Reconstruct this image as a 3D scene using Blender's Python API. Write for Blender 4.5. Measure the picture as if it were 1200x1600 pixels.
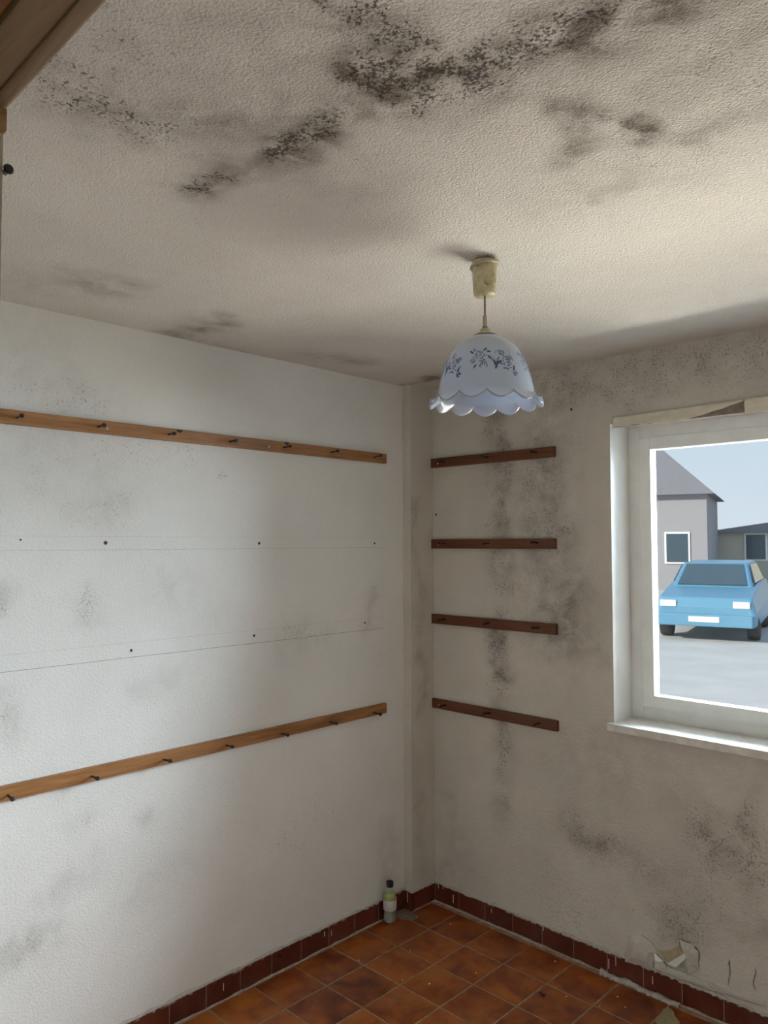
import bpy, bmesh, math, random
import numpy as np
from mathutils import Vector, Matrix, noise as mnoise

random.seed(7)
for o in list(bpy.data.objects):
    bpy.data.objects.remove(o, do_unlink=True)
SC = bpy.context.scene
COL = SC.collection

# ------------------------------------------------------------------ camera
# world: origin = floor corner under the window wall, +x along the window wall, -y along the left wall
YAW, PITCH, ROLL, FPX = math.radians(44.2756), math.radians(2.347), math.radians(-0.1407), 1188.95
CAM = np.array([2.41848, -2.82452, 1.70423])
HT = 2.46                                     # room height
FW = np.array([-math.sin(YAW)*math.cos(PITCH), math.cos(YAW)*math.cos(PITCH), math.sin(PITCH)])
_r = np.array([math.cos(YAW), math.sin(YAW), 0.0]); _u = np.cross(_r, FW)
RT = math.cos(ROLL)*_r + math.sin(ROLL)*_u
UP = -math.sin(ROLL)*_r + math.cos(ROLL)*_u
cam_d = bpy.data.cameras.new('camera'); cam = bpy.data.objects.new('camera', cam_d); COL.objects.link(cam)
cam.matrix_world = Matrix([[RT[0], UP[0], -FW[0], CAM[0]], [RT[1], UP[1], -FW[1], CAM[1]],
                           [RT[2], UP[2], -FW[2], CAM[2]], [0, 0, 0, 1]])
cam_d.sensor_fit = 'VERTICAL'; cam_d.sensor_height = 36.0; cam_d.lens = FPX/1600*36.0
cam_d.clip_start = 0.01; cam_d.clip_end = 500
SC.camera = cam

def hit(px, py, ax, v):                       # pixel -> point on the axis plane it lies on
    d = FW*FPX + RT*(px-600) - UP*(py-800)
    return CAM + d*((v-CAM[ax])/d[ax])

# ------------------------------------------------------------------ sky, sun, added window lamps, exposure
W = bpy.data.worlds.new('sky'); SC.world = W; W.use_nodes = True
wn = W.node_tree.nodes; wl = W.node_tree.links
bg = wn['Background']
tc = wn.new('ShaderNodeTexCoord'); sx = wn.new('ShaderNodeSeparateXYZ'); rp = wn.new('ShaderNodeValToRGB')
wl.new(tc.outputs['Generated'], sx.inputs[0]); wl.new(sx.outputs['Z'], rp.inputs[0])
rp.color_ramp.elements[0].position = 0.0; rp.color_ramp.elements[0].color = (0.74, 0.82, 0.90, 1)
rp.color_ramp.elements[1].position = 0.6; rp.color_ramp.elements[1].color = (0.42, 0.62, 0.90, 1)
wl.new(rp.outputs[0], bg.inputs['Color']); bg.inputs['Strength'].default_value = 1.0

def lamp(name, kind, loc, target, energy, color, **kw):
    l = bpy.data.lights.new(name, kind); l.energy = energy; l.color = color
    for k, v in kw.items(): setattr(l, k, v)
    o = bpy.data.objects.new(name, l); COL.objects.link(o); o.location = loc
    d = Vector(target) - Vector(loc)
    o.rotation_euler = d.to_track_quat('-Z', 'Y').to_euler()
    return o
lamp('sun', 'SUN', (0, 0, 10), (3.5, 8, 5.6), 5.0, (1.0, 0.93, 0.82), angle=0.02)
# area lamps added outside the window to boost sky and yard light indoors
lamp('sky_fill', 'AREA', (2.12, 1.25, 2.40), (1.05, -1.6, 0.45), 760, (0.74, 0.87, 1.0), shape='RECTANGLE', size=2.75, size_y=1.3)
lamp('yard_fill', 'AREA', (1.9, 1.3, 0.05), (1.85, 0.85, 2.0), 600, (1.0, 0.93, 0.80), shape='RECTANGLE', size=3.4, size_y=1.8)
SC.view_settings.view_transform = 'Standard'; SC.view_settings.look = 'None'
SC.view_settings.gamma = 1.0; SC.view_settings.use_curve_mapping = False
SC.view_settings.exposure = 0.0

# ------------------------------------------------------------------ helpers
def tag(o, label=None, cat=None, group=None, kind=None):
    if label: o['label'] = label
    if cat: o['category'] = cat
    if group: o['group'] = group
    if kind: o['kind'] = kind
    return o

def link(name, me, mat=None, parent=None):
    o = bpy.data.objects.new(name, me); COL.objects.link(o)
    if mat is not None and len(me.materials) == 0: me.materials.append(mat)
    if parent is not None: o.parent = parent
    return o

def empty(name, loc, rz=0.0):
    o = bpy.data.objects.new(name, None); COL.objects.link(o)
    o.location = loc; o.rotation_euler = (0, 0, rz); o.empty_display_size = 0.05
    return o

class MB:
    """collects shapes, builds ONE mesh object"""
    def __init__(s): s.v = []; s.f = []; s.sm = []
    def add(s, vs, fs, smooth=False):
        b = len(s.v); s.v += [tuple(map(float, p)) for p in vs]
        s.f += [tuple(i+b for i in f) for f in fs]; s.sm += [smooth]*len(fs)
    def box(s, x0, x1, y0, y1, z0, z1, bev=0.0):
        if bev <= 0:
            vs = [(x, y, z) for z in (z0, z1) for y in (y0, y1) for x in (x0, x1)]
            s.add(vs, [(0, 2, 3, 1), (4, 5, 7, 6), (0, 1, 5, 4), (2, 6, 7, 3), (0, 4, 6, 2), (1, 3, 7, 5)])
        else:
            bm = bmesh.new(); bmesh.ops.create_cube(bm, size=1)
            for v in bm.verts:
                v.co = Vector(((x0+x1)/2+v.co.x*(x1-x0), (y0+y1)/2+v.co.y*(y1-y0), (z0+z1)/2+v.co.z*(z1-z0)))
            bmesh.ops.bevel(bm, geom=bm.edges[:], offset=bev, segments=2, profile=0.7, affect='EDGES')
            bm.verts.index_update()
            s.add([v.co for v in bm.verts], [[v.index for v in f.verts] for f in bm.faces]); bm.free()
        return s
    def lathe(s, prof, n=32, c=(0, 0, 0), axis='Z', cap0=True, cap1=True, smooth=True):
        def P(r, h, a):
            x, y = r*math.cos(a), r*math.sin(a)
            p = (x, y, h) if axis == 'Z' else ((h, x, y) if axis == 'X' else (y, h, x))
            return (c[0]+p[0], c[1]+p[1], c[2]+p[2])
        vs = [P(r, h, 2*math.pi*i/n) for (r, h) in prof for i in range(n)]
        fs = [(k*n+i, k*n+(i+1) % n, (k+1)*n+(i+1) % n, (k+1)*n+i) for k in range(len(prof)-1) for i in range(n)]
        s.add(vs, fs, smooth)
        if cap0: s.add([P(prof[0][0], prof[0][1], 2*math.pi*i/n) for i in range(n)], [tuple(range(n))[::-1]])
        if cap1: s.add([P(prof[-1][0], prof[-1][1], 2*math.pi*i/n) for i in range(n)], [tuple(range(n))])
        return s
    def prism(s, poly, h0, h1, plane='XY'):
        def P(a, b, h):
            return {'XY': (a, b, h), 'XZ': (a, h, b), 'YZ': (h, a, b)}[plane]
        n = len(poly)
        s.add([P(a, b, h0) for a, b in poly]+[P(a, b, h1) for a, b in poly],
              [tuple(range(n))[::-1], tuple(range(n, 2*n))]+[(i, (i+1) % n, n+(i+1) % n, n+i) for i in range(n)])
        return s
    def mesh(s, name, recalc=True):
        me = bpy.data.meshes.new(name); me.from_pydata(s.v, [], s.f)
        me.polygons.foreach_set('use_smooth', s.sm)
        me.validate()
        if recalc:
            bm = bmesh.new(); bm.from_mesh(me)
            bmesh.ops.recalc_face_normals(bm, faces=bm.faces[:]); bm.to_mesh(me); bm.free()
        me.update(); return me
    def build(s, name, mat=None, parent=None): return link(name, s.mesh(name), mat, parent)

# ------------------------------------------------------------------ materials
def new_mat(name):
    m = bpy.data.materials.new(name); m.use_nodes = True
    nt = m.node_tree; return m, nt, nt.nodes['Principled BSDF']
def N(nt, typ, **kw):
    n = nt.nodes.new(typ)
    for k, v in kw.items():
        if k in n.inputs.keys() if hasattr(n.inputs, 'keys') else False: n.inputs[k].default_value = v
        else: setattr(n, k, v)
    return n
def math_n(nt, op, a, b=None, clamp=False):
    n = nt.nodes.new('ShaderNodeMath'); n.operation = op; n.use_clamp = clamp
    for i, q in enumerate((a, b)):
        if q is None: continue
        if isinstance(q, (int, float)): n.inputs[i].default_value = q
        else: nt.links.new(q, n.inputs[i])
    return n.outputs[0]
def noise_n(nt, vec, scale, detail=3, rough=0.55, dist=0.0):
    n = nt.nodes.new('ShaderNodeTexNoise'); n.inputs['Scale'].default_value = scale
    n.inputs['Detail'].default_value = detail; n.inputs['Roughness'].default_value = rough
    n.inputs['Distortion'].default_value = dist
    if vec is not None: nt.links.new(vec, n.inputs['Vector'])
    return n.outputs['Fac']
def mix_n(nt, fac, a, b):
    n = nt.nodes.new('ShaderNodeMix'); n.data_type = 'RGBA'
    ins = [n.inputs[0], n.inputs[6], n.inputs[7]]
    for sock, q in zip(ins, (fac, a, b)):
        if isinstance(q, (int, float)): sock.default_value = q
        elif isinstance(q, tuple): sock.default_value = (*q, 1) if len(q) == 3 else q
        else: nt.links.new(q, sock)
    return n.outputs[2]
def ramp_n(nt, fac, stops):
    n = nt.nodes.new('ShaderNodeValToRGB'); cr = n.color_ramp
    while len(cr.elements) < len(stops): cr.elements.new(0.5)
    for e, (p, c) in zip(cr.elements, stops): e.position = p; e.color = (*c, 1)
    nt.links.new(fac, n.inputs[0]); return n.outputs[0]
def attr_n(nt, name):
    n = nt.nodes.new('ShaderNodeAttribute'); n.attribute_name = name; return n.outputs['Fac']
def bump_n(nt, bsdf, h, strength, dist):
    n = nt.nodes.new('ShaderNodeBump'); n.inputs['Strength'].default_value = strength
    n.inputs['Distance'].default_value = dist; nt.links.new(h, n.inputs['Height'])
    nt.links.new(n.outputs[0], bsdf.inputs['Normal'])
def texco(nt, which='Object'):
    return nt.nodes.new('ShaderNodeTexCoord').outputs[which]

def simple(name, col, rough=0.6, metal=0.0, var=0.12, scale=30, bump=0.0, spec=0.5, alpha=None):
    m, nt, b = new_mat(name); v = texco(nt)
    f = noise_n(nt, v, scale, 4)
    c0 = tuple(max(0, c*(1-var)) for c in col); c1 = tuple(min(1, c*(1+var)) for c in col)
    nt.links.new(ramp_n(nt, f, [(0.3, c0), (0.7, c1)]), b.inputs['Base Color'])
    b.inputs['Roughness'].default_value = rough; b.inputs['Metallic'].default_value = metal
    b.inputs['Specular IOR Level'].default_value = spec
    if bump: bump_n(nt, b, noise_n(nt, v, scale*4, 3), bump, 0.002)
    return m

def plaster(name, base, stain_col, speck_col, bscale, bstr, bdist, cloud=0.05, lines=None, speck_scale=95.0, speck_max=0.85, speck_gain=0.18, pit_shade=0.2):
    m, nt, b = new_mat(name); v = texco(nt)
    big = noise_n(nt, v, 2.2, 5, 0.6); mid = noise_n(nt, v, 11, 6, 0.65, 0.6); fine = noise_n(nt, v, speck_scale, 3, 0.6)
    grit = noise_n(nt, v, 260, 2, 0.5)
    dark = tuple(c*(1-cloud*2) for c in base); lite = tuple(min(1, c*(1+cloud)) for c in base)
    col = ramp_n(nt, big, [(0.3, dark), (0.7, lite)])
    st = attr_n(nt, 'stain'); sp = attr_n(nt, 'speck')
    soft = math_n(nt, 'MULTIPLY', math_n(nt, 'SUBTRACT', mid, 0.27), 3.0, True)
    f1 = math_n(nt, 'MULTIPLY', st, soft, True)
    col = mix_n(nt, math_n(nt, 'MULTIPLY', f1, 0.92), col, stain_col)
    # speckles: threshold of fine noise that the local density lowers
    clump = math_n(nt, 'MULTIPLY', math_n(nt, 'SUBTRACT', noise_n(nt, v, 26, 4, 0.6, 0.5), 0.33), 4.0, True)
    spm = math_n(nt, 'MULTIPLY', sp, clump, True)
    t = math_n(nt, 'ADD', fine, math_n(nt, 'MULTIPLY', spm, speck_gain))
    s1 = math_n(nt, 'MULTIPLY', math_n(nt, 'SUBTRACT', t, 0.60), 9.0, True)
    s1 = math_n(nt, 'MULTIPLY', s1, math_n(nt, 'MINIMUM', math_n(nt, 'MULTIPLY', spm, 1.6), speck_max), True)
    col = mix_n(nt, s1, col, speck_col)
    if lines:
        sep = nt.nodes.new('ShaderNodeSeparateXYZ'); nt.links.new(v, sep.inputs[0])
        wob = math_n(nt, 'MULTIPLY', math_n(nt, 'SUBTRACT', noise_n(nt, v, 3, 2), 0.5), 0.006)
        zz = math_n(nt, 'ADD', sep.outputs['Z'], wob)
        for z0, w, a in lines:
            d = math_n(nt, 'ABSOLUTE', math_n(nt, 'SUBTRACT', zz, z0))
            g = math_n(nt, 'LESS_THAN', d, w)
            inr = math_n(nt, 'LESS_THAN', sep.outputs['Y'], -0.29)
            g = math_n(nt, 'MULTIPLY', math_n(nt, 'MULTIPLY', g, inr), math_n(nt, 'MULTIPLY', noise_n(nt, v, 16, 4, 0.7), 2*a), True)
            col = mix_n(nt, g, col, (0.12, 0.11, 0.10))
    pit = math_n(nt, 'MULTIPLY', math_n(nt, 'SUBTRACT', noise_n(nt, v, 150, 2.5, 0.6), 0.60), 6.0, True)  # dark dots painted in the colour for the shade of stipple pits
    col = mix_n(nt, math_n(nt, 'MULTIPLY', pit, pit_shade), col, tuple(c*0.35 for c in base))
    nt.links.new(col, b.inputs['Base Color'])
    b.inputs['Roughness'].default_value = 0.9; b.inputs['Specular IOR Level'].default_value = 0.2
    vo = nt.nodes.new('ShaderNodeTexVoronoi'); vo.feature = 'F1'; vo.inputs['Scale'].default_value = bscale
    nt.links.new(v, vo.inputs['Vector'])
    h = math_n(nt, 'SUBTRACT', noise_n(nt, v, bscale*0.8, 2.5, 0.5), math_n(nt, 'MULTIPLY', vo.outputs['Distance'], 0.7))
    h = math_n(nt, 'ADD', h, math_n(nt, 'MULTIPLY', noise_n(nt, v, bscale*0.12, 3), 0.6))
    h = math_n(nt, 'ADD', h, math_n(nt, 'MULTIPLY', grit, 0.2))
    bump_n(nt, b, h, bstr, bdist)
    return m

def wood(name, stops, stretch=(3, 45, 45), rough=0.5, axis=None):
    m, nt, b = new_mat(name); v = texco(nt)
    mp = nt.nodes.new('ShaderNodeMapping'); nt.links.new(v, mp.inputs[0]); mp.inputs['Scale'].default_value = stretch
    oi = nt.nodes.new('ShaderNodeObjectInfo')
    cmb = nt.nodes.new('ShaderNodeCombineXYZ')
    for i in range(3): nt.links.new(math_n(nt, 'MULTIPLY', oi.outputs['Random'], 11.0+i*7), cmb.inputs[i])
    nt.links.new(cmb.outputs[0], mp.inputs['Location'])
    f = noise_n(nt, mp.outputs[0], 1.0, 5, 0.6, 1.2); g = noise_n(nt, mp.outputs[0], 5.0, 3, 0.6)
    f = math_n(nt, 'ADD', math_n(nt, 'MULTIPLY', f, 0.75), math_n(nt, 'MULTIPLY', g, 0.25))
    nt.links.new(ramp_n(nt, f, stops), b.inputs['Base Color'])
    b.inputs['Roughness'].default_value = rough
    bump_n(nt, b, f, 0.25, 0.001)
    return m

M = {}
M['ceiling'] = plaster('stippled_ceiling_paint', (0.74, 0.705, 0.645), (0.155, 0.125, 0.095), (0.035, 0.030, 0.025), 205, 1.0, 0.0034, 0.05, speck_scale=135, speck_max=0.8, speck_gain=0.205, pit_shade=0.38)
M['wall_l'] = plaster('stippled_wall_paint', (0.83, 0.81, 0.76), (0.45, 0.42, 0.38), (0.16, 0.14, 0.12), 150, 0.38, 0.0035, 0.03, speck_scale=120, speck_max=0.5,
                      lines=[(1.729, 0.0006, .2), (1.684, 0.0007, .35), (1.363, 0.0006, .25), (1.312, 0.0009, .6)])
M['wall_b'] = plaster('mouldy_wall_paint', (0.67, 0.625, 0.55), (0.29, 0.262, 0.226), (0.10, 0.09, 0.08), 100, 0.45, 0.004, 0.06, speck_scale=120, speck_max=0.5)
M['white_paint'] = simple('white_gloss_paint', (0.86, 0.85, 0.81), 0.4, var=0.05, scale=12)
M['reveal'] = simple('reveal_plaster', (0.84, 0.82, 0.77), 0.85, var=0.06, scale=8, bump=0.3)
M['mortar'] = simple('pale_mortar', (0.42, 0.36, 0.30), 0.95, var=0.25, scale=40, bump=0.6)
M['plaster_edge'] = simple('rough_plaster_edge', (0.52, 0.48, 0.42), 0.95, var=0.2, scale=60, bump=0.6)
M['grout'] = simple('floor_grout', (0.36, 0.25, 0.165), 0.9, var=0.3, scale=30, bump=0.4)
M['rail'] = wood('brown_pine', [(0.28, (0.15, 0.055, 0.014)), (0.5, (0.34, 0.15, 0.045)), (0.72, (0.48, 0.24, 0.085))])
M['rail_shaded'] = wood('shaded_brown_pine', [(0.28, (0.045, 0.012, 0.004)), (0.5, (0.12, 0.036, 0.011)), (0.72, (0.20, 0.070, 0.021))])  # same pine as the long rails, with shade mixed into the colour
M['frame_wood'] = wood('worn_door_frame_wood', [(0.25, (0.18, 0.128, 0.068)), (0.5, (0.35, 0.268, 0.155)), (0.75, (0.47, 0.37, 0.23))], stretch=(3, 60, 60), rough=0.6)
M['frame_orange'] = wood('varnished_door_stop_wood', [(0.25, (0.18, 0.10, 0.035)), (0.5, (0.38, 0.21, 0.075)), (0.75, (0.52, 0.31, 0.13))], stretch=(3, 60, 60), rough=0.45)
M['peg'] = simple('black_peg', (0.018, 0.014, 0.013), 0.4, var=0.3)
M['screw'] = simple('bright_screw', (0.75, 0.72, 0.68), 0.35, metal=0.6, var=0.1)
M['knot'] = simple('dark_knot', (0.02, 0.010, 0.006), 0.6, var=0.3)
M['plug'] = simple('grey_wall_plug', (0.32, 0.29, 0.25), 0.8, var=0.2)
M['hole'] = simple('dark_hole', (0.02, 0.018, 0.016), 0.9)

def tile_mat(name, stops, rough=0.32, dirt=(0.30, 0.22, 0.17), dirt_amt=0.25):
    m, nt, b = new_mat(name)
    oi = nt.nodes.new('ShaderNodeObjectInfo'); v = texco(nt)
    cmb = nt.nodes.new('ShaderNodeCombineXYZ')
    for i in range(3): nt.links.new(math_n(nt, 'MULTIPLY', oi.outputs['Random'], 31.0+i*17), cmb.inputs[i])
    va = nt.nodes.new('ShaderNodeVectorMath'); va.operation = 'ADD'
    nt.links.new(v, va.inputs[0]); nt.links.new(cmb.outputs[0], va.inputs[1])
    p = va.outputs[0]
    f = noise_n(nt, p, 9, 4, 0.55, 0.4)
    rr = math_n(nt, 'MULTIPLY', math_n(nt, 'SUBTRACT', oi.outputs['Random'], 0.5), 0.22)
    col = ramp_n(nt, math_n(nt, 'ADD', f, rr), stops)
    # film of dust and scuffs, laid over the floor as a whole
    geo = nt.nodes.new('ShaderNodeNewGeometry'); gp = geo.outputs['Position']
    d = math_n(nt, 'MULTIPLY', math_n(nt, 'SUBTRACT', noise_n(nt, gp, 5.5, 7, 0.7, 0.8), 0.50), 3.2, True)
    d = math_n(nt, 'MULTIPLY', d, dirt_amt)
    col = mix_n(nt, d, col, dirt)
    nt.links.new(col, b.inputs['Base Color'])
    rg = math_n(nt, 'ADD', math_n(nt, 'MULTIPLY', noise_n(nt, gp, 25, 3), 0.25), math_n(nt, 'ADD', math_n(nt, 'MULTIPLY', d, 0.5), rough-0.1))
    nt.links.new(rg, b.inputs['Roughness'])
    bump_n(nt, b, noise_n(nt, p, 60, 3), 0.12, 0.002)
    return m
M['tile'] = tile_mat('terracotta_floor_tile', [(0.24, (0.11, 0.020, 0.007)), (0.42, (0.25, 0.053, 0.010)), (0.6, (0.40, 0.105, 0.015)), (0.8, (0.47, 0.155, 0.028))])
M['skirt'] = tile_mat('dark_red_skirting_tile', [(0.25, (0.075, 0.014, 0.008)), (0.6, (0.135, 0.030, 0.015)), (0.85, (0.18, 0.045, 0.022))], 0.3, dirt_amt=0.2)

# ------------------------------------------------------------------ stains (mould) as densities on the surfaces
def stroke_field(P, strokes):
    """P: N x 2 surface coordinates; strokes: list of (polyline, radius, amount)"""
    out = np.zeros(len(P))
    P = P + np.array([[sum(mnoise.noise(Vector((p[0]*f_+q*31.7, p[1]*f_, q*9.1)))*a_ for f_, a_ in ((4.5, .05), (11, .03), (27, .018))) for q in (0, 1)] for p in P])
    for poly, r, a in strokes:
        q = [np.array(c, float) for c in poly]
        if len(q) == 1: q = q*2
        dm = np.full(len(P), 1e9)
        for s0, s1 in zip(q[:-1], q[1:]):
            e = s1-s0; L = max(e@e, 1e-12)
            t = np.clip(((P-s0)@e)/L, 0, 1)
            dm = np.minimum(dm, np.hypot(*(P-(s0+t[:, None]*e)).T))
        out = np.maximum(out, a*np.exp(-(dm/r)**2)) + 0.15*np.minimum(out, a*np.exp(-(dm/r)**2))
        br = np.array([mnoise.noise(Vector((p[0]*7, p[1]*7, 4.4)))+.6*mnoise.noise(Vector((p[0]*19, p[1]*19, 1.3))) for p in P])
    return np.clip(out*(1+.75*br), 0, 1.2)

def patches(px, ax, v, keep):
    """strokes given by photo pixels -> strokes in metres on the plane (axis ax = v)"""
    res = []
    for pts, rad, a in px:
        poly = []; k = []
        for x, y in pts:
            p = hit(x, y, ax, v); poly.append((p[keep[0]], p[keep[1]]))
            k.append(float((p-CAM)@FW)/FPX)
        res.append((poly, rad*np.mean(k)*(1.5 if ax == 2 else 1.15), a))
    return res

C_ST = patches([([(540, 0), (600, 110), (720, 130), (900, 70), (1120, -30)], 85, .42), ([(330, 230), (450, 200), (560, 160)], 70, .3), ([(80, 130), (300, 180), (450, 90)], 90, .22),
    ([(480, -40), (600, 40), (612, 85), (585, 120)], 50, 1.1), ([(580, 120), (690, 118), (780, 95), (860, 55), (950, 30), (1030, -5)], 58, 1.15),
    ([(590, 150), (700, 155), (770, 130)], 46, .8), ([(575, 130), (520, 190), (440, 225)], 36, .85), ([(430, 228), (350, 270), (305, 295)], 28, .6), ([(860, 60), (1000, 20), (1120, -40)], 60, .6),
    ([(110, 150), (200, 185), (330, 195), (420, 165)], 60, .38), ([(380, 190), (420, 230)], 60, .35), ([(480, 40), (540, 100)], 60, .35), ([(480, 90), (540, 110)], 40, .4),
    ([(200, 60), (330, 40)], 80, .22), ([(880, 170), (1000, 188), (1030, 215)], 24, 1.0), ([(1030, 215), (1110, 222)], 16, .5), ([(895, 190), (915, 222), (870, 245)], 20, .8),
    ([(980, 290), (920, 310)], 40, .3), ([(1120, 200), (1200, 160)], 26, .4), ([(1080, 120), (1200, 60)], 70, .28), ([(150, 445)], 42, .5), ([(275, 522), (345, 500)], 20, .7),
    ([(640, 600), (700, 585)], 9, 1.0), ([(480, 555), (560, 565)], 18, .35), ([(40, 440), (100, 460)], 30, .3), ([(900, 300), (1010, 300)], 60, .2), ([(430, 240), (560, 300)], 60, .2)], 2, HT, (0, 1))
C_SP = patches([([(100, 130), (230, 190)], 60, .45), ([(140, 10), (230, 90)], 70, .35), ([(900, 20), (1020, -10)], 40, .6), ([(620, 60), (760, 60)], 60, .4), ([(440, 100), (560, 120)], 60, .3),
    ([(500, -20), (590, 35), (610, 75), (585, 110)], 44, 1.1), ([(590, 115), (690, 118), (770, 105)], 52, 1.1), ([(740, 95), (850, 55), (940, 20)], 42, .85), ([(640, 150), (720, 145)], 30, .7),
    ([(570, 130), (520, 190)], 30, .55), ([(520, 190), (480, 210), (420, 230)], 20, .9), ([(350, 270), (300, 297)], 14, .6), ([(140, 165), (210, 185)], 24, .55), ([(130, 20), (190, 60)], 40, .4), ([(110, 140), (150, 170)], 40, .35),
    ([(950, 180), (1030, 210)], 12, .5), ([(905, 205)], 10, .5), ([(1080, 100), (1200, 150)], 90, .22), ([(320, 300), (700, 230)], 80, .15), ([(950, 240), (1100, 250)], 60, .25)], 2, HT, (0, 1))
L_ST = patches([([(440, 1010), (500, 985)], 25, .3), ([(235, 1075), (260, 1060)], 22, .28), ([(130, 930), (145, 960)], 16, .3), ([(0, 950), (12, 930)], 18, .5), ([(0, 1110), (10, 1150)], 20, .4),
    ([(0, 1495), (60, 1485)], 22, .5), ([(70, 1410), (90, 1400)], 18, .3), ([(110, 1370), (150, 1350)], 26, .25), ([(220, 1395), (260, 1360)], 40, .25), ([(130, 1290)], 16, .4), ([(240, 1270)], 14, .4), ([(590, 930), (570, 985)], 14, .35),
    ([(600, 1300), (612, 1400)], 20, .35), ([(60, 700), (160, 760)], 60, .25), ([(60, 560), (130, 640)], 60, .22), ([(90, 1460), (90, 1480)], 20, .4), ([(250, 920), (330, 940)], 40, .15)], 0, -.058, (1, 2))
L_SP = patches([([(70, 720), (170, 780)], 70, .22), ([(40, 610), (150, 640)], 40, .28), ([(100, 700), (300, 720)], 30, .25), ([(130, 920), (140, 960)], 10, .55), ([(10, 945)], 12, .55), ([(130, 1290)], 10, .6), ([(450, 985), (500, 985)], 10, .5),
    ([(350, 735)], 7, .7), ([(440, 1330), (520, 1260)], 26, .3), ([(30, 1495)], 16, .5), ([(5, 1110)], 14, .5), ([(585, 930), (590, 900)], 10, .4), ([(555, 640), (600, 900), (600, 1350)], 26, .15)], 0, -.058, (1, 2))
B_ST = patches([([(780, 650), (785, 740)], 24, .75), ([(780, 780), (785, 900)], 22, .7), ([(778, 970), (785, 1060)], 16, .85), ([(775, 1110), (785, 1160)], 18, .7), ([(786, 1210), (790, 1280)], 16, .6),
    ([(850, 700), (860, 850), (880, 1000)], 46, .75), ([(870, 960), (900, 1010)], 50, .6), ([(920, 1300), (960, 1320)], 34, .6), ([(1110, 1290), (1130, 1340)], 34, .65), ([(1030, 1430), (1060, 1450)], 28, .45), ([(1150, 1420), (1180, 1460)], 40, .4),
    ([(720, 1320), (700, 1250)], 26, .3), ([(700, 1360), (730, 1365)], 20, .4), ([(850, 600), (1000, 580), (1190, 550)], 46, .4), ([(1000, 1370), (1100, 1400)], 60, .3), ([(1165, 1290), (1170, 1400)], 22, .5), ([(800, 640), (900, 610)], 30, .35), ([(900, 1180), (1150, 1240)], 60, .25)], 1, .008, (0, 2))
B_SP = patches([([(770, 650), (785, 745)], 26, .7), ([(770, 790), (785, 910)], 24, .7), ([(775, 970), (785, 1080)], 20, .9), ([(770, 1110), (786, 1180)], 20, .7), ([(786, 1210), (792, 1290)], 14, .6), ([(850, 700), (860, 1000)], 46, .5),
    ([(920, 1300), (950, 1320)], 30, .8), ([(1100, 1290), (1130, 1345)], 36, .8), ([(1170, 1290), (1175, 1380)], 26, .6), ([(1025, 1425), (1070, 1450)], 28, .55), ([(1000, 1390), (1120, 1400)], 60, .35), ([(850, 600), (1190, 550)], 50, .5), ([(840, 1340), (900, 1420)], 50, .3)], 1, .008, (0, 2))
K_ST = [([(-.09, .9), (-.1, 1.5), (-.12, 1.9)], .035, .45), ([(-.08, .15), (-.09, .5)], .03, .35), ([(-.1, 1.45)], .05, .4)]
K_SP = [([(-.13, 1.2), (-.14, 1.3)], .012, .7), ([(-.1, 1.5), (-.12, 1.9)], .03, .35)]

def slab(name, ax, face, back, rects, step, mat, st=(), sp=(), amp=0.0018, mats=None, back_mat=None):
    """solid wall: rectangles (a0,a1,b0,b1) in the two other axes, gridded on the room face (ax = face)"""
    oth = [i for i in range(3) if i != ax]
    V = []; F = []; mi = []
    def P(a, b, h):
        p = [0, 0, 0]; p[oth[0]] = a; p[oth[1]] = b; p[ax] = h; return p
    for (a0, a1, b0, b1) in rects:
        na = max(1, round((a1-a0)/step)); nb = max(1, round((b1-b0)/step)); base = len(V)
        A = np.linspace(a0, a1, na+1); B = np.linspace(b0, b1, nb+1)
        sgn = 1 if face > back else -1
        for i, a in enumerate(A):
            for j, b in enumerate(B):
                edge = i in (0, na) or j in (0, nb)
                w = 0 if edge or amp == 0 else mnoise.noise(Vector((a*3.1, b*3.1, ax*5.0)))*amp
                V.append(P(a, b, face+sgn*min(w, 0.0015)))
        for i in range(na):
            for j in range(nb):
                q = base+i*(nb+1)+j; F.append((q, q+nb+1, q+nb+2, q+1)); mi.append(0)
        c = len(V); V += [P(a, b, h) for h in (face, back) for (a, b) in ((a0, b0), (a1, b0), (a1, b1), (a0, b1))]
        F += [(c+4, c+5, c+6, c+7)] + [(c+k, c+(k+1) % 4, c+4+(k+1) % 4, c+4+k) for k in range(4)]; mi += [1]*5
    me = bpy.data.meshes.new(name); me.from_pydata(V, [], F)
    bm = bmesh.new(); bm.from_mesh(me); bmesh.ops.recalc_face_normals(bm, faces=bm.faces[:]); bm.to_mesh(me); bm.free()
    me.polygons.foreach_set('material_index', mi); me.materials.append(mat); me.materials.append(back_mat or M['reveal'])
    Pn = np.array(V)[:, oth]
    for nm, s in (('stain', st), ('speck', sp)):
        at = me.attributes.new(nm, 'FLOAT', 'POINT')
        at.data.foreach_set('value', stroke_field(Pn, list(s)).astype(np.float32) if len(s) else np.zeros(len(V), np.float32))
    o = link(name, me); o['kind'] = 'structure'; return o

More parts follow.
